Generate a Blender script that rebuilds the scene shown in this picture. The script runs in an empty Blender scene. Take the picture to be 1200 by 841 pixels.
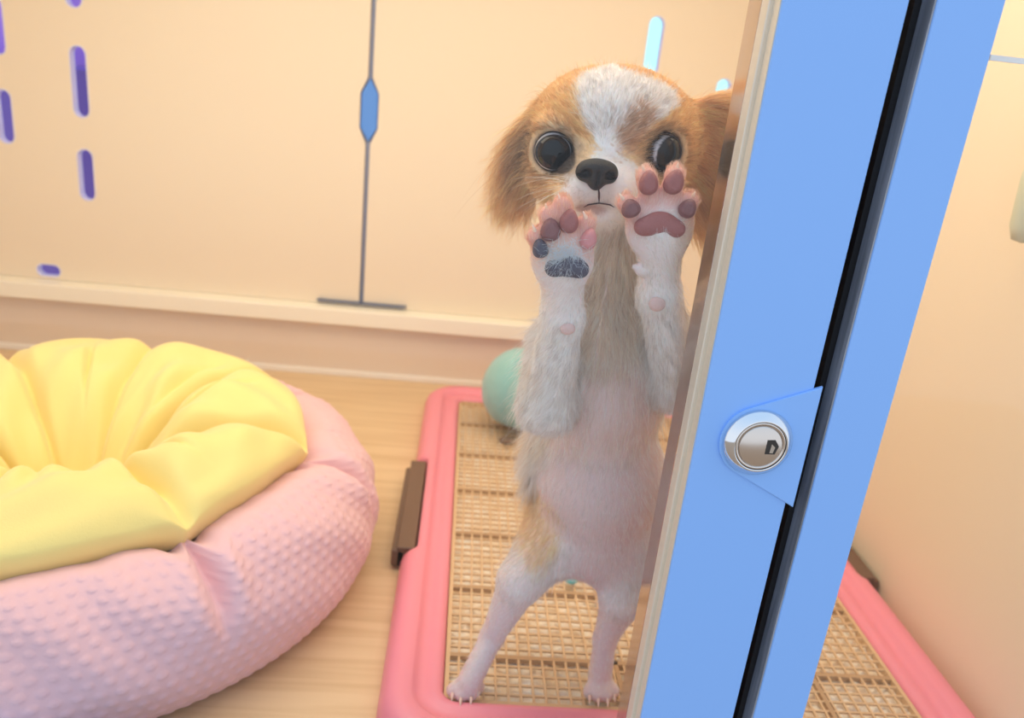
import bpy, bmesh, math, random
import numpy as np
from mathutils import Matrix, Vector

random.seed(7)
rng = np.random.default_rng(7)
scene = bpy.context.scene
C = scene.collection
PI = math.pi

# ------------------------------------------------------------------ camera, world, light, exposure
CAM_Z = 0.47
c_right = Vector((.9938, -.0428, .1028)).normalized()
c_fwd = Vector((.0745, .9416, -.3279)); c_fwd = (c_fwd - c_fwd.dot(c_right) * c_right).normalized()
c_up = c_right.cross(c_fwd)
cam_d = bpy.data.cameras.new('camera'); cam = bpy.data.objects.new('camera', cam_d); C.objects.link(cam)
M = Matrix((c_right, c_up, -c_fwd)).transposed().to_4x4(); M.translation = (0, 0, CAM_Z)
cam.matrix_world = M
cam_d.sensor_width = 36; cam_d.lens = 27.75; cam_d.clip_start = .01
cam_d.dof.use_dof = True; cam_d.dof.focus_distance = .43; cam_d.dof.aperture_fstop = 8.5
scene.camera = cam

w = bpy.data.worlds.new('sky'); scene.world = w; w.use_nodes = True
nt = w.node_tree; nt.nodes.clear()
wo = nt.nodes.new('ShaderNodeOutputWorld'); bg = nt.nodes.new('ShaderNodeBackground')
tc = nt.nodes.new('ShaderNodeTexCoord'); sx = nt.nodes.new('ShaderNodeSeparateXYZ')
rp = nt.nodes.new('ShaderNodeValToRGB')
nt.links.new(tc.outputs['Generated'], sx.inputs[0]); nt.links.new(sx.outputs['Z'], rp.inputs[0])
rp.color_ramp.elements[0].position = 0.0; rp.color_ramp.elements[0].color = (.78, .87, 1.0, 1)
rp.color_ramp.elements[1].position = 0.9; rp.color_ramp.elements[1].color = (.52, .72, 1.0, 1)
nt.links.new(rp.outputs[0], bg.inputs[0]); bg.inputs[1].default_value = 1.2
nt.links.new(bg.outputs[0], wo.inputs[0])

scene.view_settings.view_transform = 'Standard'
try: scene.view_settings.look = 'None'
except Exception: pass
scene.view_settings.exposure = 0.0
scene.view_settings.gamma = 1.0
scene.view_settings.use_curve_mapping = False
scene.cycles.use_denoising = True
scene.cycles.max_bounces = 14
scene.cycles.transparent_max_bounces = 32
scene.cycles.sample_clamp_indirect = 6

def area_light(name, loc, size, energy, col, rot=(0, 0, 0)):
    l = bpy.data.lights.new(name, 'AREA'); l.shape = 'RECTANGLE'; l.size, l.size_y = size
    l.energy = energy; l.color = col
    o = bpy.data.objects.new(name, l); o.location = loc; o.rotation_euler = rot; C.objects.link(o)
    return o
area_light('cage_lamp_light', (-.08, .72, .775), (1.0, .44), 2.75, (1.0, .86, .68))

# ------------------------------------------------------------------ helpers
F = 925.0
AX = np.array((.9938, .0828, .0745)); AD = np.array((-.0428, -.3339, .9416)); AV = np.array((-.1028, .9390, .3279))
def ray(px, py):
    r = np.array(((px - 600) / F, (py - 420.5) / F, 1.0))
    return r @ AX, r @ AD, -(r @ AV)
def at(px, py, Y):                      # the point at depth Y seen at a place in the photograph
    a, b, c = ray(px, py); t = Y / b
    return Vector((a * t, Y, CAM_Z + c * t))
def atz(px, py, z):
    a, b, c = ray(px, py); t = (z - CAM_Z) / c
    return Vector((a * t, b * t, z))

def mat(name, col, rough=.5, metal=0., sss=0., bump=None, **kw):
    m = bpy.data.materials.new(name); m.use_nodes = True
    n = m.node_tree; b = n.nodes['Principled BSDF']
    b.inputs['Base Color'].default_value = (*col, 1); b.inputs['Roughness'].default_value = rough
    b.inputs['Metallic'].default_value = metal
    if sss:
        b.inputs['Subsurface Weight'].default_value = sss
        b.inputs['Subsurface Radius'].default_value = kw.get('rad', (.6, .3, .2)); b.inputs['Subsurface Scale'].default_value = kw.get('scale', .01)
    if 'sheen' in kw:
        b.inputs['Sheen Weight'].default_value = kw['sheen']
    if 'coat' in kw: b.inputs['Coat Weight'].default_value = kw['coat']
    tc = n.nodes.new('ShaderNodeTexCoord')
    if kw.get('vary'):
        mp = n.nodes.new('ShaderNodeMapping'); mp.inputs['Scale'].default_value = kw.get('vscale', (4, 4, 4))
        ns = n.nodes.new('ShaderNodeTexNoise'); ns.inputs['Scale'].default_value = 1; ns.inputs['Detail'].default_value = 6
        mx = n.nodes.new('ShaderNodeMixRGB'); mx.inputs[1].default_value = (*col, 1)
        mx.inputs[2].default_value = (*kw['vary'], 1)
        rm = n.nodes.new('ShaderNodeMapRange'); rm.inputs[1].default_value = .35; rm.inputs[2].default_value = .65
        n.links.new(tc.outputs['Object'], mp.inputs[0]); n.links.new(mp.outputs[0], ns.inputs['Vector'])
        n.links.new(ns.outputs['Fac'], rm.inputs[0]); n.links.new(rm.outputs[0], mx.inputs[0])
        n.links.new(mx.outputs[0], b.inputs['Base Color'])
    if bump:
        sc, st = bump
        ns = n.nodes.new('ShaderNodeTexNoise'); ns.inputs['Scale'].default_value = sc; ns.inputs['Detail'].default_value = 4
        bp = n.nodes.new('ShaderNodeBump'); bp.inputs['Strength'].default_value = st; bp.inputs['Distance'].default_value = .001
        n.links.new(tc.outputs['Object'], ns.inputs['Vector']); n.links.new(ns.outputs['Fac'], bp.inputs['Height'])
        n.links.new(bp.outputs[0], b.inputs['Normal'])
    return m

def tag(o, label=None, cat=None, group=None, kind=None):
    if label: o['label'] = label
    if cat: o['category'] = cat
    if group: o['group'] = group
    if kind: o['kind'] = kind
    return o
def empty(name, loc=(0, 0, 0)):
    o = bpy.data.objects.new(name, None); o.location = loc; o.empty_display_size = .02; C.objects.link(o); return o
def link_mesh(name, me, m, parent=None, smooth=False):
    if m: me.materials.append(m)
    if smooth: me.polygons.foreach_set('use_smooth', [True] * len(me.polygons))
    o = bpy.data.objects.new(name, me); C.objects.link(o)
    if parent:
        o.parent = parent; o.matrix_parent_inverse = Matrix.Translation(-Vector(parent_world(parent)))
    return o
def parent_world(p):
    v = Vector((0, 0, 0))
    if p is not None and p.type != 'EMPTY': return v      # meshes sit at the world origin
    while p is not None:
        if p.type == 'EMPTY': v += p.location
        p = p.parent
    return v
def obj(name, bm, m, parent=None, smooth=False):
    bmesh.ops.recalc_face_normals(bm, faces=bm.faces)
    me = bpy.data.meshes.new(name); bm.to_mesh(me); bm.free()
    return link_mesh(name, me, m, parent, smooth)
def add_box(bm, x0, x1, y0, y1, z0, z1, bev=0):
    r = bmesh.ops.create_cube(bm, size=1)
    vs = r['verts']
    for v in vs:
        v.co = Vector((x0 + (v.co.x + .5) * (x1 - x0), y0 + (v.co.y + .5) * (y1 - y0), z0 + (v.co.z + .5) * (z1 - z0)))
    if bev:
        es = list({e for v in vs for e in v.link_edges})
        bmesh.ops.bevel(bm, geom=es, offset=bev, segments=3, profile=.5, affect='EDGES')
def box(name, x0, x1, y0, y1, z0, z1, m, parent=None, bev=0):
    bm = bmesh.new(); add_box(bm, x0, x1, y0, y1, z0, z1, bev); return obj(name, bm, m, parent)
def mesh_np(name, v, f, m, parent=None, smooth=True):
    me = bpy.data.meshes.new(name); me.from_pydata(np.asarray(v).tolist(), [], np.asarray(f).tolist() if not isinstance(f, list) else f); me.update()
    return link_mesh(name, me, m, parent, smooth)
def prism(name, pts, y0, y1, m, parent=None, bev=0):    # outline in x,z extruded along y
    bm = bmesh.new()
    a = [bm.verts.new((p[0], y0, p[1])) for p in pts]; b = [bm.verts.new((p[0], y1, p[1])) for p in pts]
    bm.faces.new(a); bm.faces.new(list(reversed(b)))
    n = len(pts)
    for i in range(n): bm.faces.new((a[i], b[i], b[(i + 1) % n], a[(i + 1) % n]))
    if bev:
        es = [e for e in bm.edges if all(abs(v.co.y - y0) < 1e-6 for v in e.verts)]
        bmesh.ops.bevel(bm, geom=es, offset=bev, segments=3, profile=.5, affect='EDGES')
    return obj(name, bm, m, parent)
def lathe_y(name, cx, cz, prof, m, parent=None, n=64, smooth=True, mod=None):   # profile (radius, y) about an axis along y
    v = []; f = []
    for i in range(n):
        a = 2 * PI * i / n
        for r, y in prof: v.append((cx + r * math.cos(a), y, cz + r * math.sin(a)))
    k = len(prof)
    for i in range(n):
        for j in range(k - 1):
            a0 = i * k + j; b0 = ((i + 1) % n) * k + j
            f.append((a0, a0 + 1, b0 + 1, b0))
    o = mesh_np(name, v, f, m, parent, smooth)
    return o
def ss(e0, e1, x):
    t = np.clip((x - e0) / (e1 - e0), 0, 1); return t * t * (3 - 2 * t)

# ------------------------------------------------------------------ materials
m_wall = mat('cream_wall_panel', (.89, .75, .56), .45, bump=(60, .05))
m_lower = mat('beige_lower_board', (.80, .66, .53), .5)
m_ledge = mat('cream_ledge', (.97, .90, .74), .35)
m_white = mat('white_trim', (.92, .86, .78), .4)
m_ceil = mat('white_ceiling', (.9, .86, .8), .6)
m_purple = mat('violet_back_room_paint', (.52, .24, .86), .6)
m_purple2 = mat('deep_violet_cabinet', (.22, .12, .52), .6)
m_prof = mat('blue_grey_profile', (.40, .44, .62), .45)
m_frame = mat('pale_blue_lacquered_frame', (.27, .50, .93), .42)
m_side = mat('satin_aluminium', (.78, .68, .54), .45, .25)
m_bronze = mat('polished_channel', (.62, .50, .44), .16, .85)
m_dark = mat('black_gasket', (.004, .004, .006), .6)
m_edge = mat('dark_glass_edge', (.24, .24, .25), .22, .1, vary=(.42, .42, .44), vscale=(200, 200, 14))
m_chrome = mat('chrome', (.78, .78, .78), .08, 1)
m_steel = mat('brushed_nickel', (.70, .62, .55), .26, 1)
m_pink = mat('pink_plastic', (.90, .29, .37), .38, sss=.15, scale=.004)
m_pinkd = m_pink
m_grid = mat('tan_plastic_grid', (.70, .47, .27), .5)
m_grid2 = mat('tan_plastic_rib', (.50, .31, .17), .5)
m_brown = mat('brown_plastic', (.17, .095, .06), .45)
m_pad = mat('white_absorbent_pad', (.98, .93, .84), .8, vary=(.90, .72, .50), vscale=(55, 55, 55), bump=(90, .6))
m_tray = mat('tan_tray', (.5, .36, .24), .6)
m_teal = mat('teal_plush', (.30, .58, .54), .9, bump=(900, .9), sheen=.6)
m_bead = mat('aqua_plastic', (.12, .62, .68), .35)

def wood():
    m = bpy.data.materials.new('pale_oak_floor'); m.use_nodes = True; n = m.node_tree; b = n.nodes['Principled BSDF']
    tc = n.nodes.new('ShaderNodeTexCoord'); mp = n.nodes.new('ShaderNodeMapping'); mp.inputs['Scale'].default_value = (3, 60, 1)
    ns = n.nodes.new('ShaderNodeTexNoise'); ns.inputs['Scale'].default_value = 1.4; ns.inputs['Detail'].default_value = 8; ns.inputs['Distortion'].default_value = .6
    cr = n.nodes.new('ShaderNodeValToRGB'); cr.color_ramp.elements[0].color = (.68, .47, .26, 1); cr.color_ramp.elements[1].color = (.79, .58, .35, 1)
    cr.color_ramp.elements[0].position = .3; cr.color_ramp.elements[1].position = .62
    n.links.new(tc.outputs['Object'], mp.inputs[0]); n.links.new(mp.outputs[0], ns.inputs['Vector'])
    n.links.new(ns.outputs['Fac'], cr.inputs[0]); n.links.new(cr.outputs[0], b.inputs['Base Color']); b.inputs['Roughness'].default_value = .38
    return m
m_wood = wood()

def glass_mat():
    m = bpy.data.materials.new('clear_glass'); m.use_nodes = True; n = m.node_tree; n.nodes.clear()
    o = n.nodes.new('ShaderNodeOutputMaterial'); mx = n.nodes.new('ShaderNodeMixShader')
    t = n.nodes.new('ShaderNodeBsdfTransparent'); g = n.nodes.new('ShaderNodeBsdfGlossy'); fr = n.nodes.new('ShaderNodeFresnel')
    ge = n.nodes.new('ShaderNodeNewGeometry'); mr = n.nodes.new('ShaderNodeMapRange')   # a pane has no total reflection from inside
    mr.inputs[3].default_value = 1.3; mr.inputs[4].default_value = 1 / 1.3
    n.links.new(ge.outputs['Backfacing'], mr.inputs[0]); n.links.new(mr.outputs[0], fr.inputs['IOR']); g.inputs['Roughness'].default_value = .02; t.inputs[0].default_value = (.985, .992, .988, 1)
    n.links.new(fr.outputs[0], mx.inputs[0]); n.links.new(t.outputs[0], mx.inputs[1]); n.links.new(g.outputs[0], mx.inputs[2])
    n.links.new(mx.outputs[0], o.inputs[0]); return m
m_glass = glass_mat()
def emit(name, col, st):
    m = bpy.data.materials.new(name); m.use_nodes = True; n = m.node_tree; n.nodes.clear()
    o = n.nodes.new('ShaderNodeOutputMaterial'); e = n.nodes.new('ShaderNodeEmission')
    e.inputs[0].default_value = (*col, 1); e.inputs[1].default_value = st; n.links.new(e.outputs[0], o.inputs[0]); return m

# ------------------------------------------------------------------ setting
XL, XR, YB, ZC = -.80, .463, 1.222, .79
tag(box('floor', XL, XR, .395, YB, -.02, 0, m_wood), kind='structure')
tag(box('wall_right', XR, XR + .02, .412, YB + .02, -.02, ZC, m_wall), kind='structure')
tag(box('wall_left', XL - .02, XL, .395, YB + .02, -.02, ZC, m_wall), kind='structure')
tag(box('ceiling', XL - .02, XR + .02, .395, YB + .02, ZC, ZC + .02, m_ceil), kind='structure')
tag(box('wall_back', XL, XR, 1.205, 1.225, 0, .088, m_lower), kind='structure')
tag(box('trim_1', XL, XR, 1.188, 1.235, .088, .113, m_ledge, bev=.002), kind='structure')
tag(box('baseboard_back', XL, XR, 1.197, 1.2045, 0, .009, m_white, bev=.001), kind='structure')

# the two sliding back doors with rounded vent slots, a slim gap and a six-sided finger opening between them
def capsule(x0, z0, x1, z1, wdt):
    v = Vector((x1 - x0, z1 - z0)); a0 = math.atan2(v.y, v.x); r = wdt / 2; pts = []
    L = v.length; d = v.normalized() if L > 1e-6 else Vector((0, 1))
    p0 = Vector((x0, z0)) + d * r; p1 = Vector((x1, z1)) - d * r
    for k in range(9):
        a = a0 - PI / 2 + PI * k / 8; pts.append((p1.x + r * math.cos(a), p1.y + r * math.sin(a)))
    for k in range(9):
        a = a0 + PI / 2 + PI * k / 8; pts.append((p0.x + r * math.cos(a), p0.y + r * math.sin(a)))
    return pts
def panel(name, outline, holes, y, th, m):
    cu = bpy.data.curves.new(name, 'CURVE'); cu.dimensions = '2D'; cu.fill_mode = 'BOTH'; cu.extrude = th / 2
    for pts in [outline] + holes:
        s = cu.splines.new('POLY'); s.points.add(len(pts) - 1); s.use_cyclic_u = True
        for q, p in zip(s.points, pts): q.co = (p[0], p[1], 0, 1)
    t = bpy.data.objects.new('tmp', cu); C.objects.link(t)
    dg = bpy.context.evaluated_depsgraph_get(); me = bpy.data.meshes.new_from_object(t.evaluated_get(dg))
    bpy.data.objects.remove(t); bpy.data.curves.remove(cu)
    me.transform(Matrix.Rotation(PI / 2, 4, 'X')); me.transform(Matrix.Translation((0, y, 0)))
    me.name = name
    me.materials.clear()
    return link_mesh(name, me, m)
YP = 1.222
def sl(px, pyt, pyb, wdt=.024):
    a = at(px, pyb, YP); b = at(px, pyt, YP); xm = (a.x + b.x) / 2
    return capsule(xm, a.z, xm, b.z, wdt)
zt = ZC - .001; zb = .1135
gx = at(430, 200, YP).x; g = .0036
hz0, hz1 = at(431, 168, YP).z, at(431, 90, YP).z; hw = .0135; hb = .022
xs = [at(95, 95, YP).x, at(4, 100, YP).x]
colA = xs[0]; colB = xs[1]
holesL = []
def slz(x, pyt, pyb, px, wdt=.024):
    return capsule(x, at(px, pyb, YP).z, x, at(px, pyt, YP).z, wdt)
holesL += [slz(colA, 53, 138, 95), slz(colA, 174, 235, 104), slz(colA, -70, 10, 88)]
holesL += [slz(colB, 104, 168, 7), slz(colB, -5, 65, 0), slz(colB, -110, -40, -8)]
hzp = at(59, 316, YP); holesL += [capsule(hzp.x - .0185, hzp.z, hzp.x + .0185, hzp.z, .0205)]
outL = [(XL + .001, zb), (gx - g, zb), (gx - g, hz0), (gx - hw, hz0 + hb), (gx - hw, hz1 - hb), (gx - g, hz1), (gx - g, zt), (XL + .001, zt)]
outR = [(XR - .001, zb), (XR - .001, zt), (gx + g, zt), (gx + g, hz1), (gx + hw, hz1 - hb), (gx + hw, hz0 + hb), (gx + g, hz0), (gx + g, zb)]
holesR = [slz(at(766, 50, YP).x, 18, 92, 766), slz(at(842, 130, YP).x, 91, 165, 844)]
panel('door_2', outL, holesL, YP, .009, m_wall)
d2 = bpy.data.objects['door_2']; tag(d2, kind='structure')
d3 = panel('door_3', outR, holesR, YP, .009, m_wall); tag(d3, kind='structure')
m_liner = mat('milky_plastic_liner', (.80, .78, .95), .4, sss=.2)
def liner(pts, parent):                 # thin band lining a vent slot
    cx = sum(p[0] for p in pts) / len(pts); cz = sum(p[1] for p in pts) / len(pts); v = []; f = []; n = len(pts)
    for p in pts:
        d = Vector((p[0] - cx, p[1] - cz)); 
        i_ = pts.index(p); a = Vector(pts[(i_ + 1) % n]) - Vector(pts[i_ - 1]); nrm = Vector((a.y, -a.x)).normalized()
        if nrm.dot(d) < 0: nrm = -nrm
        q_ = (p[0] - nrm.x * .0014, p[1] - nrm.y * .0014)
        v += [(p[0], YP - .0052, p[1]), (q_[0], YP - .0052, q_[1]), (q_[0], YP + .0090, q_[1]), (p[0], YP + .0090, p[1])]
    for i in range(n):
        for j in range(4): f.append((i * 4 + j, i * 4 + (j + 1) % 4, ((i + 1) % n) * 4 + (j + 1) % 4, ((i + 1) % n) * 4 + j))
    mesh_np('slot_liner', v, f, m_liner, parent, False)
for hl in holesL: liner(hl, d2)
for hl in holesR: liner(hl, d3)
bmx = bmesh.new()
pa = at(372, 350, 1.214); pb = at(476, 358, 1.214)
add_box(bmx, pa.x, pb.x, 1.2105, 1.217, pa.z - .0022, pa.z + .0006)
obj('stop_bar', bmx, mat('dark_blue_grey_metal', (.12, .14, .22), .4), d3)
tag(box('wall_back_room', -1.6, 1.6, 1.62, 1.64, -.2, 1.3, m_purple), kind='structure')
box('meeting_profile', gx - .024, gx + .026, 1.229, 1.236, zb, zt, m_prof, d3)
hp_ = [(gx + dx_, z_) for dx_, z_ in ((0, hz0 + .002), (-hw + .001, hz0 + hb), (-hw + .001, hz1 - hb), (0, hz1 - .002), (hw - .001, hz1 - hb), (hw - .001, hz0 + hb))]
prism('finger_plate', hp_, 1.221, 1.2288, mat('blue_plastic', (.10, .30, .85), .4), d3, bev=.002)
bca = at(-120, 82, 1.45); bcb = at(260, 82, 1.45)
tag(box('back_room_cabinet', bca.x, bcb.x, 1.45, 1.615, -.2, at(95, 82, 1.45).z, m_purple2), 'deep violet cabinet seen through the vent slots in the back panel', 'cabinet')
bm = bmesh.new(); wa = at(720, 40, 1.6)
add_box(bm, wa.x, wa.x + .6, 1.606, 1.62, wa.z - .45, wa.z + .3)
tag(obj('window_2', bm, emit('daylit_window', (.45, .94, 1.0), 1.4)), kind='structure')

# ceiling lamp panel of the cage
t = box('ceiling_light', -.58, .42, .50, .94, .777, .789, emit('warm_lamp_panel', (1, .86, .66), 2.0))
tag(t, 'flat white lamp panel under the cage ceiling', 'light')

# front door: pane, stile and lock
YF = .380                                     # face of the frame
def X_at(px, py, Y): return at(px, py, Y).x
sx0 = X_at(814.5, 520, YF); sx1 = X_at(938, 520, YF); jx0 = X_at(965.5, 520, YF); jx1 = X_at(1032, 520, YF)
door = empty('door_1', (sx0, YF, 0)); tag(door, kind='structure')
box('glass_pane', -.78, sx0 + .004, .4005, .4055, .045, ZC - .03, m_glass, door)
box('stile', sx0, sx1, YF, .400, .01, ZC, m_frame, door, bev=.0008)
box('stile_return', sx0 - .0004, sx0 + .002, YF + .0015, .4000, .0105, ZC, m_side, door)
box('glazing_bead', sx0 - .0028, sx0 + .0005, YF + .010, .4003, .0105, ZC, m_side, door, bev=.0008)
box('channel', sx0 - .001, sx1 - .004, .4056, .426, .01, ZC, m_bronze, door, bev=.0006)
box('bottom_rail', -.79, sx0, YF, .400, 0, .045, m_frame, door)
box('gasket', sx1, sx1 + .0035, YF + .012, .425, .01, ZC, m_dark, door)
# lock plate
pA = at(948, 451, YF); pB = at(913, 592, YF); lc = at(889, 520, YF - .004)
rr = .0205
def tangent_pts(c, r, p, side):
    d = Vector((p.x - c[0], p.z - c[1])); L = d.length; a = math.acos(r / L); b = math.atan2(d.y, d.x)
    return b + side * a
a1 = tangent_pts((lc.x, lc.z), rr, Vector((sx1 + .004, 0, pA.z)), 1); a2 = tangent_pts((lc.x, lc.z), rr, Vector((sx1 + .004, 0, pB.z)), -1)
if a2 < a1: a2 += 2 * PI
pts = [(sx1 + .004, pA.z)] + [(lc.x + rr * math.cos(a1 + (a2 - a1) * k / 24), lc.z + rr * math.sin(a1 + (a2 - a1) * k / 24)) for k in range(25)] + [(sx1 + .004, pB.z)]
prism('lock_plate', pts, YF - .0016, YF + .0005, m_frame, door, bev=.0007)
y0 = YF - .0016
bez = lathe_y('lock', lc.x, lc.z, [(.0188, y0), (.0190, y0 - .001), (.0184, y0 - .0024), (.0150, y0 - .0056), (.0144, y0 - .0060), (.0138, y0 - .0057)], m_chrome, door)
cyl = lathe_y('lock_cylinder', lc.x, lc.z, [(.0138, y0 - .0030), (.0137, y0 - .0055), (.0122, y0 - .0057), (.0120, y0 - .0040), (.0117, y0 - .0040), (.0116, y0 - .0056), (.0111, y0 - .0060), (0, y0 - .0060)], m_steel, bez)
bm = bmesh.new(); kx = lc.x + .0058; ky = y0 - .0061
kp = [(kx - .0030, lc.z + .0042), (kx + .0012, lc.z + .0046), (kx + .0038, lc.z + .0010), (kx + .0024, lc.z - .0038), (kx - .0030, lc.z - .0040)]
prism('keyhole', kp, ky, ky + .002, mat('dark_keyhole', (.06, .055, .05), .35, .6), bez)
prism('key_flap', [(kx - .0004, lc.z + .0022), (kx + .0017, lc.z + .0004), (kx + .0010, lc.z - .0030), (kx - .0008, lc.z - .0030)], ky - .0004, ky + .001, m_chrome, bez)

# fixed pane and its post right of the gap
win = empty('window_1', (jx0, YF, 0)); tag(win, kind='structure')
box('post', jx0, jx1, YF, .3925, 0, ZC, m_frame, win, bev=.0008)
box('post_side', jx0 - .0008, jx0 + .001, YF + .001, .3923, 0, ZC, m_edge, win)
box('gasket', jx0 - .004, jx1 - .0045, .3927, .418, 0, ZC, m_dark, win)
box('glass_pane', jx1 - .0043, .90, .4005, .4055, .02, ZC - .02, m_glass, win)
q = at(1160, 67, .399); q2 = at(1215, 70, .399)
box('reflection_strip', q.x, q2.x + .05, .3985, .4004, q.z - .0014, q.z + .0012, m_white, win)  # added solid white strip, imitates a bright reflection in the pane
# the shop wall that carries on beside the cage and its floor outside
tag(box('floor_outside', -3, 3, -3, .37, -.9, -.88, mat('tan_shop_floor', (.55, .36, .22), .5)), kind='structure')

# water bottle at the right wall, its edge just in the picture
def bottle():
    p = at(1200, 165, .62); cx, cy = XR - .016, .612
    t = empty('water_bottle', (cx, cy, at(1195, 250, .60).z - .04)); tag(t, 'pale grey-green water bottle hanging on the right wall at the picture edge', 'bottle')
    mb = mat('grey_green_plastic', (.66, .68, .52), .6); mc = mat('grey_bracket', (.34, .37, .30), .5)
    ztop = at(1190, 130, .60).z
    prof = [(0, -.098), (.008, -.096), (.012, -.085), (.014, -.05), (.014, -.03), (.010, -.012), (.007, -.002), (0, 0)]
    v = []; f = []; n = 32; k = len(prof)
    for i in range(n):
        a = 2 * PI * i / n
        for r, z in prof: v.append((cx + r * math.cos(a), cy + r * math.sin(a), ztop + z))
    for i in range(n):
        for j in range(k - 1): f.append((i * k + j, ((i + 1) % n) * k + j, ((i + 1) % n) * k + j + 1, i * k + j + 1))
    mesh_np('bottle_body', v, f, mb, t)
    box('bracket', cx - .013, XR, cy - .012, cy + .012, ztop - .002, ztop + .016, mc, t, bev=.003)
bottle()

# ------------------------------------------------------------------ potty tray
TX0, TX1, TY0, TY1 = -.036, .452, .432, 1.133
IX0, IX1, IY0, IY1 = .0155, .4005, .483, 1.078
def rrect(x0, x1, y0, y1, r, n=10):
    p = []
    for cx, cy, a0 in ((x1 - r, y1 - r, 0), (x0 + r, y1 - r, PI / 2), (x0 + r, y0 + r, PI), (x1 - r, y0 + r, 3 * PI / 2)):
        for k in range(n + 1):
            a = a0 + PI / 2 * k / n; p.append((cx + r * math.cos(a), cy + r * math.sin(a)))
    return p
tray = empty('potty_tray', ((TX0 + TX1) / 2, (TY0 + TY1) / 2, 0)); tag(tray, 'pink rimmed puppy toilet tray with tan grid, under the dog', 'tray')
prof = [(0, .000), (0.001, .014), (.0045, .0235), (.010, .029), (.017, .0305), (.024, .030), (.0265, .0285), (.0285, .0250), (.0335, .0238), (.037, .0245), (.041, .0265), (.046, .0262), (.0492, .0235), (.0505, .017), (.0505, .004)]
rings = []; W = .0515
for d, z in prof:
    s = d / W
    ox0 = TX0 + (IX0 - TX0) * s; ox1 = TX1 + (IX1 - TX1) * s; oy0 = TY0 + (IY0 - TY0) * s; oy1 = TY1 + (IY1 - TY1) * s
    r = .052 + (.012 - .052) * min(1, s * 1.02)
    rings.append([(x, y, z) for x, y in rrect(ox0, ox1, oy0, oy1, r, 12)])
# clip notches in the long outer sides
NY0, NY1 = .676, .874
v = []; f = []; n = len(rings[0])
# add points along straight sides for the notches
def densify(ring):
    out = []
    for i in range(len(ring)):
        a = ring[i]; b = ring[(i + 1) % len(ring)]; out.append(a)
        L = math.dist(a, b)
        if L > .1:
            m_ = int(L / .006)
            for k in range(1, m_): out.append(tuple(a[j] + (b[j] - a[j]) * k / m_ for j in range(3)))
    return out
cnt = None; RR = []
base = rings[0]
segs = []
for i in range(n):
    L = math.dist(base[i], base[(i + 1) % n]); segs.append(int(L / .004) if L > .1 else 1)
for ring in rings:
    out = []
    for i in range(n):
        a = ring[i]; b = ring[(i + 1) % n]
        for k in range(segs[i]): out.append([a[j] + (b[j] - a[j]) * k / segs[i] for j in range(3)])
    RR.append(out)
RR = np.array(RR)
for s in range(RR.shape[0]):
    d = prof[s][0]
    wgt = ss(NY0 - .004, NY0 + .004, RR[s, :, 1]) * (1 - ss(NY1 - .004, NY1 + .004, RR[s, :, 1]))
    if d < .0165:
        push = (.0165 - d) * wgt
        left = RR[s, :, 0] < .2
        RR[s, :, 0] += np.where(left, push, -push)
        
nn = RR.shape[1]
v = RR.reshape(-1, 3); f = []
for s in range(RR.shape[0] - 1):
    for i in range(nn):
        j = (i + 1) % nn; f.append((s * nn + i, s * nn + j, (s + 1) * nn + j, (s + 1) * nn + i))
rim = mesh_np('rim', v, f, m_pink, tray)
for sgn, xb in ((1, TX0), (-1, TX1)):
    bm = bmesh.new()
    a, b = sorted((xb + sgn * -.004, xb + sgn * .0145)); add_box(bm, a, b, NY0 + .004, NY1 - .004, .004, .0265, .0015)
    a, b = sorted((xb + sgn * -.009, xb + sgn * .004)); add_box(bm, a, b, NY0 + .004, NY1 - .016, .004, .0225, .0015)
    o = obj('clip', bm, m_brown, tray)
box('tray_base', TX0 + .012, TX1 - .012, TY0 + .012, TY1 - .012, .001, .005, m_tray, tray)
# pad: puckered sheet
nx, ny = 110, 170
gxv, gyv = np.meshgrid(np.linspace(IX0 - .003, IX1 + .003, nx), np.linspace(IY0 - .003, IY1 + .003, ny))
gz = .0155 + .0018 * np.sin(gxv * 260 + 2 * np.sin(gyv * 60)) * np.sin(gyv * 240 + gxv * 50) + .0008 * rng.standard_normal(gxv.shape)
v = np.stack([gxv, gyv, gz], -1).reshape(-1, 3)
idx = np.arange(nx * ny).reshape(ny, nx)
f = np.stack([idx[:-1, :-1], idx[:-1, 1:], idx[1:, 1:], idx[1:, :-1]], -1).reshape(-1, 4)
mesh_np('pad', v, f, m_pad, tray)
bm = bmesh.new(); ZG = .0215
cell = .00985
nxc = round((IX1 - IX0) / cell)
for i in range(nxc + 1):
    x = IX0 + (IX1 - IX0) * i / nxc; add_box(bm, x - .0009, x + .0009, IY0, IY1, ZG - .0018, ZG)
ribs = [.536 + .0935 * k for k in range(6)]
edges = [IY0] + ribs + [IY1]
for a, b in zip(edges[:-1], edges[1:]):
    k = max(1, round((b - a) / .0104))
    for j in range(1, k):
        y = a + (b - a) * j / k; add_box(bm, IX0, IX1, y - .0009, y + .0009, ZG - .0019, ZG - .0001)
g_ = obj('grid', bm, m_grid, tray); g_['kind'] = 'stuff'
for y in ribs: box('cross_rib', IX0, IX1, y - .0022, y + .0022, ZG - .004, ZG + .0002, m_grid2, tray)
for x in (.157, .327): box('long_rib', x - .0018, x + .0018, IY0, IY1, ZG - .004, ZG + .0002, m_grid2, tray)
bm = bmesh.new()
for a in ((IX0 - .001, IX0 + .0025, IY0, IY1), (IX1 - .0025, IX1 + .001, IY0, IY1), (IX0, IX1, IY0 - .001, IY0 + .0025), (IX0, IX1, IY1 - .0025, IY1 + .001)):
    add_box(bm, a[0], a[1], a[2], a[3], .006, ZG + .0006)
obj('grid_border', bm, m_grid, tray)

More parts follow.
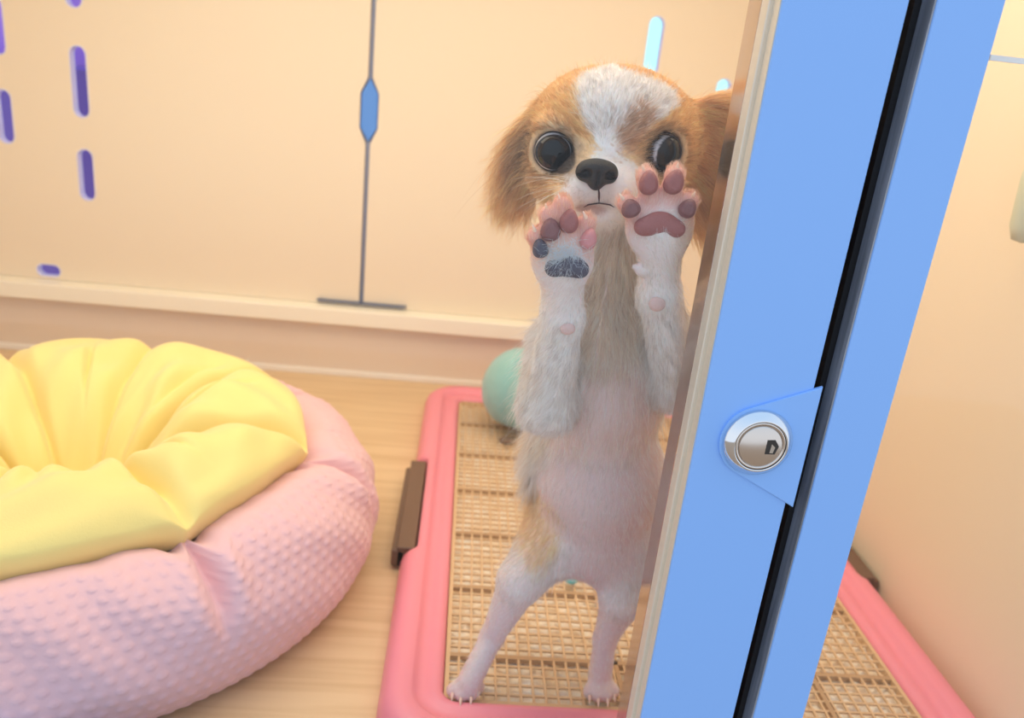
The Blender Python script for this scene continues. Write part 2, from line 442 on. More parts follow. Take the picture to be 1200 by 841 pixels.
# ------------------------------------------------------------------ teal plush ball, aqua bead
def plush():
    bc = atz(614, 512, ZG + .001); c = Vector((bc.x - .004, bc.y + .03, ZG))
    t = empty('plush_ball', c); tag(t, 'teal plush ball lying on the grid behind the dog', 'toy')
    nu, nv = 72, 48; v = []; f = []
    for j in range(nv + 1):
        ph = PI * j / nv
        for i in range(nu):
            th = 2 * PI * i / nu; r = 1 - .05 * math.exp(-((math.sin(3 * th)) / .10) ** 2)
            x, y, z = math.sin(ph) * math.cos(th), math.sin(ph) * math.sin(th), math.cos(ph)
            sx_ = r * (1 + .01 * random.uniform(-1, 1))
            zz = z * .058; zz = zz * (1 - .08 * (z < -.7))
            v.append((c.x + x * .058 * sx_, c.y + y * .056 * sx_, ZG + .0575 + zz * sx_))
    for j in range(nv):
        for i in range(nu): f.append((j * nu + i, j * nu + (i + 1) % nu, (j + 1) * nu + (i + 1) % nu, (j + 1) * nu + i))
    mesh_np('plush_body', v, f, m_teal, t)
    mk = mat('brown_felt', (.20, .13, .09), .9)
    q = atz(592, 519, ZG + .004)
    bm = bmesh.new(); bmesh.ops.create_icosphere(bm, subdivisions=3, radius=1)
    for vv in bm.verts: vv.co = Vector((q.x + vv.co.x * .012 + .004, q.y + vv.co.y * .010 + .010, ZG + .004 + vv.co.z * .0038))
    obj('felt_foot', bm, mk, t, True)
plush()
q = atz(669, 683, ZG)
bm = bmesh.new(); bmesh.ops.create_icosphere(bm, subdivisions=3, radius=.0052)
for vv in bm.verts: vv.co = Vector((vv.co.x * 1.25, vv.co.y, vv.co.z * .75)) + q + Vector((0, 0, .0040))
tag(obj('toy_bead', bm, m_bead, None, True), 'tiny aqua plastic bead on the grid, seen between the hind legs', 'bead')

# ------------------------------------------------------------------ pet bed
m_bedpink = mat('pink_dimpled_fabric', (.86, .53, .56), .85, bump=(1400, .35), sheen=.3)
m_yellow = mat('yellow_cotton', (.94, .76, .27), .85, bump=(1100, .3), sheen=.3)
bed = empty('pet_bed', (-.335, .675, 0)); tag(bed, 'round pink dimpled pet bed with yellow quilted cushion lining, at the left', 'pet bed')
BX, BY, BR = -.335, .675, .268
corner0 = math.radians(-45)
def seg_phase(th):                       # 0 at a corner seam, 1 in the middle of a puff
    u = ((th - corner0) / (PI / 4)) % 1.0
    return np.abs(np.sin(PI * u)), u
def bed_outer():
    nth, ns = 1300, 170
    th = np.linspace(0, 2 * PI, nth, endpoint=False)[None, :]; s = np.linspace(0, 1, ns)[:, None]
    p, u = seg_phase(th)
    # profile from the floor contact to the seam, by key points
    ks = np.array([0, .08, .2, .36, .52, .68, .82, .93, 1.0])
    kr = np.array([.225, .250, .264, .270, .266, .253, .231, .206, .170]); kz = np.array([.0, .002, .022, .050, .080, .104, .120, .127, .106])
    from_r = np.interp(s, ks, kr); from_z = np.interp(s, ks, kz)
    ker = np.ones(21) / 21
    def smooth1(a): return np.convolve(np.pad(a[:, 0], 10, mode='edge'), ker, 'valid')[:, None]
    R0 = smooth1(from_r); Z0 = smooth1(from_z)
    top = ss(.35, 1.0, s)
    R = R0 + top * (.010 * (1 - p) ** 2) + .004 * np.sin(2 * th + 1) + 0 * s
    Z = Z0 - top * .010 * (1 - p) ** 3
    fb = np.exp(-((np.angle(np.exp(1j * (th + PI / 2 + .1)))) / .55) ** 2)
    R = R + fb * (.006 + .020 * ss(.55, 1, s))
    # gathers at the corners: a deep tuck that fades down the side
    du = np.minimum(u, 1 - u)
    tuck = np.exp(-(du / .032) ** 2) * ss(.34, .85, s)
    strong = .55 + .45 * np.cos(th - math.radians(-45))
    R = R - .030 * tuck * strong * (1 - .2 * ss(.9, 1, s))
    side = np.exp(-((du - .085) / .045) ** 2) * ss(.40, .9, s)
    R = R + .010 * side * strong
    # slack wrinkles
    wr = .0016 * np.sin(th * 41 + 9 * s) * ss(.5, 1, s) + .0022 * np.sin(th * 17 + 14 * s + 2 * np.sin(5 * th)) * ss(.1, .5, s)
    R = R + wr
    # woven dots
    L = s * .215; row = .0112
    rr_ = L / row; ri = np.floor(rr_); fr = rr_ - ri - .5
    cc = th * BR / .0132 + .5 * (ri % 2); fc = (cc - np.floor(cc)) - .5
    d2 = (fr * row) ** 2 + (fc * .0132) ** 2
    dome = np.clip(1 - d2 / .0040 ** 2, 0, 1) ** .5
    R = R + .0011 * dome * ss(0, .1, s)
    Z = Z + .0004 * dome * ss(.5, .9, s)
    Rr = R; X = BX + Rr * np.cos(th); Y = BY + Rr * np.sin(th) * 1.0
    V = np.stack([X, Y, np.broadcast_to(Z, X.shape)], -1)
    V[..., 1] = np.maximum(V[..., 1], .4085 + .02 * 0)
    idx = np.arange(nth * ns).reshape(ns, nth); nx_ = np.roll(idx, -1, 1)
    f = np.stack([idx[:-1], nx_[:-1], nx_[1:], idx[1:]], -1).reshape(-1, 4)
    return mesh_np('outer_cover', V.reshape(-1, 3), f, m_bedpink, bed)
def bed_inner():
    nth, ns = 720, 150
    th = np.linspace(0, 2 * PI, nth, endpoint=False)[None, :]; s = np.linspace(0, 1, ns)[:, None]
    p, u = seg_phase(th)
    # crease of the yellow runs at the corners too, swirling a little towards the hole
    th2 = th + .25 * (s) * np.sin(3 * th)
    p2, u2 = seg_phase(th2)
    du = np.minimum(u2, 1 - u2)
    ks = np.array([0, .05, .15, .30, .45, .60, .75, .88, 1.0])
    kr = np.array([.180, .201, .196, .168, .130, .094, .062, .034, .0]); kz = np.array([.100, .130, .143, .157, .160, .150, .118, .072, .050])
    ker = np.ones(15) / 15
    def smooth1(a): return np.convolve(np.pad(a[:, 0], 7, mode='edge'), ker, 'valid')[:, None]
    R = smooth1(np.interp(s, ks, kr)); Z = smooth1(np.interp(s, ks, kz))
    R = R + ss(.5, 0, s) * 0
    R = R + (1 - ss(0, .35, s)) * (.010 * (1 - p) ** 2)
    fb = np.exp(-((np.angle(np.exp(1j * (th + PI / 2 + .1)))) / .55) ** 2)
    R = R + fb * .026 * (1 - ss(.0, .5, s))
    cre = np.exp(-(du / .07) ** 2)
    body = np.sin(PI * np.clip(s, 0, 1)) ** .6
    puff = (p2 ** .7) * body
    irr = 1 + .35 * np.sin(1.3 * th2 * 1 + 2.1) * np.cos(2 * th2)
    amp = .55 + .45 * np.sin(2 * th + 1.1)                     # creases of unequal depth
    cre2 = np.exp(-(du / (.05 + .05 * s)) ** 2)
    Z = Z + .010 * puff * irr - (.008 + .022 * amp) * cre2 * np.sin(PI * np.clip(s * 1.02, 0, 1)) ** .7
    Z = Z - .010 * np.exp(-((u2 - .45 - .2 * np.sin(5 * th)) / .05) ** 2) * np.exp(-((s - .52) / .13) ** 2)
    Z = Z + .0025 * np.sin(23 * th + 20 * s) * np.exp(-((s - .08) / .1) ** 2) * (1 - p) 
    Z = Z + .004 * np.sin(7 * th + 11 * s) * ss(.1, .4, s) + .0025 * np.sin(13 * th - 23 * s + 2 * np.sin(3 * th)) * ss(.1, .3, s)
    hx, hy = .0 , -.035
    k = ss(.1, .9, s)
    X = BX + R * np.cos(th2) + hx * k + .012 * k; Y = BY + R * np.sin(th2) + hy * k
    Z = np.broadcast_to(Z, X.shape)
    V = np.stack([X, Y, Z], -1)
    idx = np.arange(nth * ns).reshape(ns, nth); nx_ = np.roll(idx, -1, 1)
    f = np.stack([idx[:-1], nx_[:-1], nx_[1:], idx[1:]], -1).reshape(-1, 4)
    return mesh_np('cushion_lining', V.reshape(-1, 3), f, m_yellow, bed)
bed_outer(); bed_inner()
# lace ribbon bow at the back of the bed
bm = bmesh.new(); q = at(272, 440, .868)
for k, (dx, dz, tw) in enumerate(((-.012, .012, .3), (.013, .016, -.4), (.002, -.016, .1), (.012, -.012, -.2))):
    prev = None
    for i in range(9):
        s = i / 8; ww = .004 + .006 * s
        cpt = Vector((q.x + dx * s * 1.3, q.y + .004 * math.sin(6 * s + k), q.z + dz * s * 1.2 + .002 * math.sin(7 * s)))
        a = Vector((math.cos(tw + 1.2), .3, math.sin(tw + 1.2))) * ww * .5
        if i % 2: a *= .8
        cur = [bm.verts.new(cpt - a), bm.verts.new(cpt + a)]
        if prev: bm.faces.new((prev[0], prev[1], cur[1], cur[0]))
        prev = cur
bmesh.ops.solidify(bm, geom=bm.faces[:], thickness=.0008)
obj('lace_ribbon', bm, mat('cream_lace', (.95, .88, .74), .8), bed, True)

# ------------------------------------------------------------------ the puppy: one implicit surface
prims = []          # dict(kind, geometry, k, region)
def vec(p): return np.array(p, float)
def ell(c, r, k, reg, rot=None, grp=0): prims.append(dict(t='e', c=vec(c), r=vec(r), k=k, reg=reg, R=None if rot is None else np.array(rot), grp=grp))
def cap(a, b, r1, r2, k, reg, grp=0): prims.append(dict(t='c', a=vec(a), b=vec(b), r1=r1, r2=r2, k=k, reg=reg, grp=grp))
def rotm(ax, deg): return np.array(Matrix.Rotation(math.radians(deg), 3, ax))
def sdf(p, P):
    if p['t'] == 'e':
        q = P - p['c']
        if p['R'] is not None: q = q @ p['R']
        k0 = np.linalg.norm(q / p['r'], axis=-1); k1 = np.linalg.norm(q / p['r'] ** 2, axis=-1) + 1e-9
        return k0 * (k0 - 1) / k1
    ab = p['b'] - p['a']; t = np.clip(((P - p['a']) @ ab) / (ab @ ab), 0, 1)
    return np.linalg.norm(P - p['a'] - t[..., None] * ab, axis=-1) - (p['r1'] + (p['r2'] - p['r1']) * t)
# torso
ell(at(704, 628, .512), (.039, .034, .036), .02, 'belly')
ell(at(707, 560, .503), (.0445, .040, .050), .02, 'belly')
ell(at(710, 450, .497), (.0420, .040, .055), .02, 'chest')
ell(at(660, 525, .520), (.016, .03, .040), .02, 'flank')
cap(at(710, 385, .497), at(716, 260, .503), .034, .030, .02, 'neck')
# skull, cheeks, muzzle
HC = at(722, 160, .503)
ell(HC, (.0510, .046, .0400), .012, 'head')
ell(at(716, 130, .487), (.038, .032, .020), .015, 'head')
ell(at(667, 208, .480), (.021, .022, .019), .014, 'head')
ell(at(752, 210, .480), (.022, .022, .019), .014, 'head')
ell(at(701, 208, .458), (.0225, .019, .0135), .012, 'muzzle')
ell(at(684, 222, .452), (.0135, .014, .0115), .008, 'muzzle')
ell(at(719, 222, .452), (.0135, .014, .0115), .008, 'muzzle')
ell(at(703, 249, .4565), (.0125, .0135, .0065), .005, 'muzzle')
cap(at(703, 240, .475), at(708, 290, .490), .022, .026, .016, 'neck')
# brow ridges
ell(at(655, 150, .472), (.014, .009, .006), .010, 'head', rotm('Y', 10))
ell(at(765, 148, .472), (.014, .009, .006), .010, 'head', rotm('Y', -10))
for _p in ((648, 178), (774, 178)): ell(at(*_p, .4775), (.0150, .0100, .0150), .008, 'head')
# ears
ell(at(632, 168, .505), (.0150, .0055, .0250), .008, 'ear', rotm('Y', 20))
ell(at(617, 204, .504), (.0095, .0045, .0140), .006, 'ear', rotm('Y', -4))
ell(at(832, 165, .502), (.0270, .0060, .0260), .008, 'ear', rotm('Y', -20))
ell(at(834, 215, .504), (.0200, .0055, .0260), .008, 'ear', rotm('Y', 0))
# front legs
def arm(sh, el, wr, pc, prad, digs, g, dew):
    cap(sh, el, .0215, .0165, .012, 'upperarm', g)
    cap(el, wr, .0158, .0112, .006, 'forearm', g)
    cap(wr, pc, .0108, .0135, .008, 'wrist', g)
    ell(pc, prad, .006, 'paw', rotm('X', -6), g)
    for a, b in digs: cap(a, b, .0062, .0050, .0032, 'digit', g)
    cap(dew[0], dew[1], .0028, .0016, .003, 'paw', g)
arm(at(660, 405, .488), at(641, 476, .462), at(659, 372, .436), at(659, 300, .4225), (.0172, .0085, .0185),
    [(at(641, 296, .4205), at(628, 277, .4175)), (at(650, 283, .420), at(642, 252, .4165)), (at(666, 278, .420), at(659, 240, .4165)), (at(680, 290, .4205), at(687, 262, .4175))], 1,
    (at(682, 322, .424), at(690, 313, .422)))
arm(at(772, 395, .488), at(797, 452, .464), at(772, 345, .436), at(773, 265, .4225), (.0188, .0085, .0190),
    [(at(752, 258, .4205), at(734, 238, .4175)), (at(763, 240, .420), at(757, 207, .4165)), (at(784, 238, .420), at(791, 205, .4165)), (at(796, 256, .4205), at(808, 236, .4175))], 2,
    (at(750, 318, .424), at(743, 312, .423)))
# hind legs
def hind(hip, knee, hock, foot, toes, g):
    cap(hip, knee, .029, .0150, .014, 'thigh', g)
    cap(knee, hock, .0155, .0088, .008, 'shank', g)
    cap(hock, foot, .0086, .0092, .005, 'shank', g)
    for a in toes: cap(foot, a, .0064, .0054, .0022, 'foot', g)
zf = ZG + .006
hind(at(655, 625, .512), at(610, 680, .490), at(577, 745, .505), atz(550, 798, ZG + .013),
     [atz(531, 808, zf), atz(541, 813, zf), atz(552, 812, zf), atz(560, 804, zf)], 3)
hind(at(738, 640, .510), at(729, 700, .492), at(709, 748, .505), atz(703, 793, ZG + .013),
     [atz(691, 810, zf), atz(700, 814, zf), atz(710, 814, zf), atz(718, 809, zf)], 4)
cap(at(690, 640, .540), at(640, 600, .575), .010, .006, .006, 'tail')

h = .0016
lo = np.array([-.045, .402, .012]); hi = np.array([.205, .60, .525])
dims = np.ceil((hi - lo) / h).astype(int)
axs = [lo[i] + h * np.arange(dims[i]) for i in range(3)]
field = np.full(tuple(dims), .05, np.float32)
fields = {}
def region_box(p, pad):
    if p['t'] == 'e': m = max(p['r']); a, b = p['c'] - m, p['c'] + m
    else: m = max(p['r1'], p['r2']); a, b = np.minimum(p['a'], p['b']) - m, np.maximum(p['a'], p['b']) + m
    i0 = np.clip(((a - pad - lo) / h).astype(int), 0, dims); i1 = np.clip(((b + pad - lo) / h).astype(int) + 2, 0, dims)
    return i0, i1
def smin(a, b, k):
    hh = np.clip(.5 + .5 * (b - a) / k, 0, 1); return b + (a - b) * hh - k * hh * (1 - hh)
def blend(F_, p, k):
    i0, i1 = region_box(p, .024)
    G = np.stack(np.meshgrid(axs[0][i0[0]:i1[0]], axs[1][i0[1]:i1[1]], axs[2][i0[2]:i1[2]], indexing='ij'), -1)
    d = sdf(p, G); sl_ = tuple(slice(i0[i], i1[i]) for i in range(3))
    F_[sl_] = smin(F_[sl_], d, k)
for p in prims:
    g_id = p['grp']
    if g_id not in fields: fields[g_id] = np.full(tuple(dims), .05, np.float32)
    blend(fields[g_id], p, p['k'])
field = fields[0]
for g_id, kk in ((1, .006), (2, .006), (3, .014), (4, .014)): field = smin(field, fields[g_id], kk)
# eye sockets
EYES = [(at(648, 177, .4700), .0108), (at(774, 177, .4700), .0112)]
def carve(c, r, k):
    i0, i1 = region_box(dict(t='e', c=vec(c), r=vec((r, r, r))), .012)
    G = np.stack(np.meshgrid(axs[0][i0[0]:i1[0]], axs[1][i0[1]:i1[1]], axs[2][i0[2]:i1[2]], indexing='ij'), -1)
    d = r - np.linalg.norm(G - vec(c), axis=-1); sl_ = tuple(slice(i0[i], i1[i]) for i in range(3))
    field[sl_] = -smin(-field[sl_], -d, k)
for c, r in EYES: carve(c + Vector((0, -.004, 0)), r + .0006, .002)

def surface_nets(F_):
    s = F_ < 0
    n0, n1, n2 = F_.shape
    corners = [(i, j, k) for i in (0, 1) for j in (0, 1) for k in (0, 1)]
    cnt = sum(s[i:n0 - 1 + i, j:n1 - 1 + j, k:n2 - 1 + k].astype(np.int8) for i, j, k in corners)
    act = (cnt > 0) & (cnt < 8); ids = np.full(act.shape, -1, np.int64); cells = np.argwhere(act); ids[act] = np.arange(len(cells))
    acc = np.zeros((len(cells), 3)); num = np.zeros(len(cells))
    for a in corners:
        for ax in range(3):
            if a[ax]: continue
            b = list(a); b[ax] = 1
            va = F_[cells[:, 0] + a[0], cells[:, 1] + a[1], cells[:, 2] + a[2]]; vb = F_[cells[:, 0] + b[0], cells[:, 1] + b[1], cells[:, 2] + b[2]]
            m_ = (va < 0) != (vb < 0); t = np.where(m_, va / (va - vb + 1e-12), 0)
            pt = np.array(a, float)[None] + np.zeros((len(cells), 3)); pt[:, ax] += t
            acc += pt * m_[:, None]; num += m_
    V = (cells + acc / num[:, None]) * h + lo
    faces = []
    for ax in range(3):
        u, w_ = (ax + 1) % 3, (ax + 2) % 3
        sa = [slice(0, n) for n in F_.shape]; sb = list(sa); sa[ax] = slice(0, F_.shape[ax] - 1); sb[ax] = slice(1, F_.shape[ax])
        A = s[tuple(sa)]; B = s[tuple(sb)]; e = np.argwhere(A != B)
        ok = (e[:, u] > 0) & (e[:, w_] > 0) & (e[:, u] < F_.shape[u] - 1) & (e[:, w_] < F_.shape[w_] - 1); e = e[ok]
        flip = A[e[:, 0], e[:, 1], e[:, 2]]
        def cid(du, dw):
            q = e.copy(); q[:, u] -= du; q[:, w_] -= dw; return ids[q[:, 0], q[:, 1], q[:, 2]]
        Q = np.stack([cid(1, 1), cid(0, 1), cid(0, 0), cid(1, 0)], -1)
        Q[~flip] = Q[~flip][:, ::-1]; faces.append(Q)
    return V, np.concatenate(faces)
V, Fq = surface_nets(field)
# normals
fn = np.cross(V[Fq[:, 2]] - V[Fq[:, 0]], V[Fq[:, 3]] - V[Fq[:, 1]])
area = np.linalg.norm(fn, axis=1) * .5
fnn = fn / (2 * area[:, None] + 1e-12)
vn = np.zeros_like(V)
for i in range(4): np.add.at(vn, Fq[:, i], fn)
vn /= np.linalg.norm(vn, axis=1, keepdims=True) + 1e-12

REG = ['belly', 'chest', 'flank', 'neck', 'head', 'muzzle', 'ear', 'upperarm', 'forearm', 'wrist', 'paw', 'digit', 'thigh', 'shank', 'foot', 'tail']
def weights(P, sharp=.0022):
    D = np.full((len(P), len(REG)), 1.0)
    for p in prims:
        j = REG.index(p['reg']); D[:, j] = np.minimum(D[:, j], sdf(p, P))
    D -= D.min(1, keepdims=True); Wt = np.exp(-D / sharp); return Wt / Wt.sum(1, keepdims=True)
ORANGE = np.array((.94, .64, .34)); LORANGE = np.array((.96, .70, .44)); EARC = np.array((.98, .63, .33)); CREAM = np.array((.98, .82, .70)); WHITE = np.array((.97, .90, .86)); BROWNP = np.array((.62, .42, .28))
GREY = np.array((.60, .50, .44)); DARK = np.array((.045, .028, .022)); SKIN = np.array((.64, .44, .43)); SKINL = np.array((.88, .66, .58))
def lerp(a, b, t): return a + (b - a) * t[:, None]
NOSE = at(700, 201, .437)
def nz(P, f_, s_=0.):
    return (np.sin(P[:, 0] * f_ + 1.3 + s_) * np.sin(P[:, 2] * f_ * 1.1 + 2.1 + s_) + np.sin((P[:, 0] + P[:, 2]) * f_ * 1.7 + P[:, 1] * f_ + s_)) * .5
def coat(P, Wt):
    """own colour of the coat by place on the body, mm from the middle of the skull"""
    n = len(P); col = np.tile(WHITE, (n, 1))
    u = (P[:, 0] - HC.x) * 1000; v = (P[:, 2] - HC.z) * 1000; y = (P[:, 1] - HC.y) * 1000
    jit = 2.2 * nz(P, 420) + rng.standard_normal(n) * 1.2
    iu = lambda nm: Wt[:, REG.index(nm)]
    hd = iu('head') + iu('muzzle') + iu('ear')
    head = np.tile(ORANGE, (n, 1))
    head = lerp(head, LORANGE, ss(-10, 25, -v + 10 * nz(P, 150)) * .6)
    head = lerp(head, EARC, iu('ear') * .9)
    # white forehead blaze narrowing between the eyes, then the muzzle
    vw = [-60, -22, -14, -6, 2, 12, 22, 30, 34, 38, 46]
    lw = np.interp(v, vw, [-38, -36, -28, -18, -22, -30, -33, -32, -28, -18, 0])
    rw = np.interp(v, vw, [23, 19, 9, -6, -1, 12, 28, 27, 14, -6, -10])
    inside = ss(-1.5, 2.5, np.minimum(u - lw, rw - u) + jit * .8) * ss(8, -4, y)
    head = lerp(head, WHITE, inside)
    # the muted brown lobe right of the blaze
    pb = ss(10, 6, np.hypot((u - 1 - (v - 8) * .30) / 1.0, (v - 7) / 1.7) + jit) * ss(8, -4, y)
    head = lerp(head, BROWNP * 1.1, pb * .9)
    # eye surrounds
    for c, r in EYES:
        d = np.hypot((P[:, 0] - c.x), (P[:, 2] - c.z)) * 1000
        head = lerp(head, BROWNP * .6, ss(19, 11.5, d + jit * .6) * .75 * (y < 0)); head = lerp(head, DARK, ss(12.2, 10.8, d))
    # muzzle: white with greyish lips
    dn = np.hypot((P[:, 0] - NOSE.x) / 1.0, (P[:, 2] - (NOSE.z - .012)) / 1.1) * 1000
    head = lerp(head, GREY, ss(15, 8, dn) * .6 * iu('muzzle'))
    lipd = np.hypot((P[:, 0] - NOSE.x) * 1000 / 9, (P[:, 2] - at(702, 245, .446).z) * 1000 / 3.2)
    head = lerp(head, np.array((.50, .28, .24)), ss(1.25, .6, lipd) * .75 * (y < 0))
    neckc = lerp(np.tile(WHITE, (n, 1)), np.tile(LORANGE, (n, 1)), np.clip(ss(18, 34, np.abs(u)) * ss(-75, -45, v), 0, 1) * .7)
    body = neckc
    body = lerp(body, CREAM, np.clip(iu('neck') + iu('chest') * .7 + iu('flank') * .6, 0, 1) * .9)
    back = ss(.525, .548, P[:, 1]); body = lerp(body, ORANGE, back * .7)
    # orange patch on the left hip
    hp = at(632, 612, .50); dd = np.hypot(P[:, 0] - hp.x, (P[:, 2] - hp.z) * .55) * 1000
    body = lerp(body, LORANGE, ss(19, 10, dd + jit) * .9)
    return lerp(body, head, np.clip(hd, 0, 1))
Wv = weights(V)
colv = coat(V, Wv)
skin_amt = sum(Wv[:, REG.index(r)] * a for r, a in (('belly', .85), ('paw', .55), ('digit', .8), ('chest', .75), ('shank', .6), ('foot', .7), ('thigh', .5), ('wrist', .25), ('neck', .3), ('flank', .3)))
colv = lerp(colv, SKIN, np.clip(skin_amt, 0, 1))
colv = lerp(colv, np.array((.80, .36, .28)), Wv[:, REG.index('digit')] * .8)
dog = empty('puppy', ((V[:, 0].min() + V[:, 0].max()) / 2, .485, ZG))
tag(dog, 'small orange and white long-haired puppy standing upright with both forepaws on the glass', 'dog')

def attr_mat(name, rough, sss, hair=False):
    m = bpy.data.materials.new(name); m.use_nodes = True; n = m.node_tree; b = n.nodes['Principled BSDF']
    a = n.nodes.new('ShaderNodeAttribute'); a.attribute_name = 'coat'
    n.links.new(a.outputs['Color'], b.inputs['Base Color']); b.inputs['Roughness'].default_value = rough
    if sss:
        b.inputs['Subsurface Weight'].default_value = sss; b.inputs['Subsurface Radius'].default_value = (1, .4, .25); b.inputs['Subsurface Scale'].default_value = .004
    if hair:
        b.inputs['Specular IOR Level'].default_value = .25
        t = n.nodes.new('ShaderNodeBsdfTranslucent'); mx = n.nodes.new('ShaderNodeMixShader'); mx.inputs[0].default_value = .48
        n.links.new(a.outputs['Color'], t.inputs[0]); n.links.new(b.outputs[0], mx.inputs[1]); n.links.new(t.outputs[0], mx.inputs[2])
        n.links.new(mx.outputs[0], n.nodes['Material Output'].inputs[0])
    return m
me = bpy.data.meshes.new('body')
me.vertices.add(len(V)); me.vertices.foreach_set('co', V.astype(np.float32).ravel())
me.loops.add(len(Fq) * 4); me.loops.foreach_set('vertex_index', Fq.astype(np.int32).ravel())
me.polygons.add(len(Fq)); me.polygons.foreach_set('loop_start', np.arange(0, len(Fq) * 4, 4, dtype=np.int32))
me.update(calc_edges=True)
ca = me.color_attributes.new('coat', 'FLOAT_COLOR', 'POINT')
ca.data.foreach_set('color', np.concatenate([colv, np.ones((len(V), 1))], 1).astype(np.float32).ravel())
body = link_mesh('body', me, attr_mat('puppy_skin', .6, .3), dog, True)

# fur --------------------------------------------------------------
def down(P, N): return np.tile(np.array((0, -.1, -1.)), (len(P), 1))
DIRS = {}
LEN = dict(belly=.0055, chest=.010, flank=.026, neck=.012, head=.0052, muzzle=.0020, ear=.021, upperarm=.0065, forearm=.0064, wrist=.0035, paw=.0022, digit=.0046, thigh=.007, shank=.0026, foot=.0020, tail=.03)
DEN = dict(belly=.24, chest=.8, flank=1, neck=.9, head=1.25, muzzle=.9, ear=1.9, upperarm=.9, forearm=.9, wrist=.7, paw=.5, digit=.9, thigh=.6, shank=.5, foot=.4, tail=1)
Fc = V[Fq].mean(1)
Wf = weights(Fc)
dens = Wf @ np.array([DEN[r] for r in REG])
front = Fc[:, 1] < .545
dens = dens * np.where(front, 1, .35)
# nothing on the lids and the nose leather
for c, r in EYES: dens *= np.where(np.linalg.norm(Fc - vec(c), axis=1) < r + .0030, 0, 1)
dens *= np.where(np.linalg.norm((Fc - vec(NOSE)) / np.array((.0135, .011, .0105)), axis=1) < 1, 0, 1)
# palm faces are bare
pw = Wf[:, REG.index('paw')] + Wf[:, REG.index('digit')]
dens *= 1 - .55 * pw * (fnn[:, 1] < -.3)
dens *= 1 - .88 * Wf[:, REG.index('chest')] * ss(at(700, 390, .46).z, at(700, 460, .46).z, Fc[:, 2]) * ss(-.1, -.5, fnn[:, 1])
prob = dens * area; prob /= prob.sum()
N = 250000
fi = rng.choice(len(Fq), N, p=prob)
ab = rng.random((N, 2)); q0, q1, q2, q3 = (V[Fq[fi, i]] for i in range(4))
R0 = (q0 * (1 - ab[:, :1]) + q1 * ab[:, :1]) * (1 - ab[:, 1:]) + (q3 * (1 - ab[:, :1]) + q2 * ab[:, :1]) * ab[:, 1:]
Nn = fnn[fi]; Wn = Wf[fi]
gi = {r: Wn[:, REG.index(r)][:, None] for r in REG}
away = R0 - (vec(NOSE) + np.array((0, .004, .0))); away /= np.linalg.norm(away, axis=1, keepdims=True)
dirn = np.zeros_like(R0)
xs_ = np.sign(R0[:, :1] - HC.x)
z0 = np.zeros((N, 1)); o1 = np.ones((N, 1))
dirn += (gi['head'] + gi['muzzle']) * (away + np.array((0, .35, 0)))
dirn += gi['ear'] * np.concatenate([xs_ * np.where(xs_ > 0, .9, .60), .05 * o1, np.where(xs_ > 0, -.35, -.8) + 10 * (R0[:, 2:3] - HC.z) * (xs_ > 0)], 1)
dirn += gi['neck'] * np.concatenate([xs_ * .25, -.1 * o1, -o1], 1)
dirn += (gi['chest'] + gi['belly']) * np.concatenate([6 * (R0[:, :1] - HC.x) - .1, z0, -o1], 1)
dirn += gi['flank'] * np.concatenate([-.9 * o1, z0, -.75 * o1], 1)
left = R0[:, :1] < HC.x
dirn += (gi['upperarm']) * np.concatenate([np.where(left, -.5, .5), .3 * o1, -o1], 1)
dirn += (gi['forearm'] + gi['wrist']) * np.concatenate([np.where(left, -.45, .40), .25 * o1, -o1], 1)
dirn += (gi['paw'] + gi['digit']) * np.concatenate([z0, .1 * o1, o1], 1)
dirn += (gi['thigh'] + gi['shank'] + gi['foot']) * np.concatenate([np.where(left, -.35, .05), z0, -o1], 1)
dirn += gi['tail'] * np.array((-.6, .5, .5))
T = dirn - (dirn * Nn).sum(1, keepdims=True) * Nn
T /= np.linalg.norm(T, axis=1, keepdims=True) + 1e-9
lift = Wn @ np.array([dict(ear=.5, head=.22, muzzle=.25, flank=.55, neck=.35, upperarm=.35, tail=.8).get(r, .22) for r in REG])
# coherent swirl
B = np.cross(Nn, T)
sw = .28 * nz(R0, 190) + .22 * nz(R0, 430, 2.) + .10 * rng.standard_normal(N)
D0 = T + lift[:, None] * Nn + sw[:, None] * B; D0 /= np.linalg.norm(D0, axis=1, keepdims=True)
Ln = (Wn @ np.array([LEN[r] for r in REG])) * np.clip(rng.normal(1, .22, N), .4, 1.7)
vv_ = (R0[:, 2] - HC.z) * 1000; uu_ = (R0[:, 0] - HC.x) * 1000
Ln *= 1 + .9 * Wn[:, REG.index('head')] * ss(30, 48, np.abs(uu_)) * ss(10, -25, vv_)      # cheek ruff
Ln *= 1 + 1.1 * (Wn[:, REG.index('ear')]) * (rng.random(N) < .12) * .6
elb = sum(Wn[:, REG.index(r)] for r in ('forearm', 'upperarm'))
Ln *= 1 + .6 * elb * ss(.25, .7, np.abs(Nn[:, 0])) * ss(.44, .47, R0[:, 1])
stray = (rng.random(N) < .05) & (Wn[:, REG.index('muzzle')] < .3) & (Wn[:, REG.index('digit')] < .3)
Ln = np.where(stray, np.maximum(Ln, np.minimum(Ln * 1.8, .026)), Ln); D0 = np.where(stray[:, None], D0 + .35 * Nn + .25 * rng.standard_normal((N, 3)), D0); D0 /= np.linalg.norm(D0, axis=1, keepdims=True)
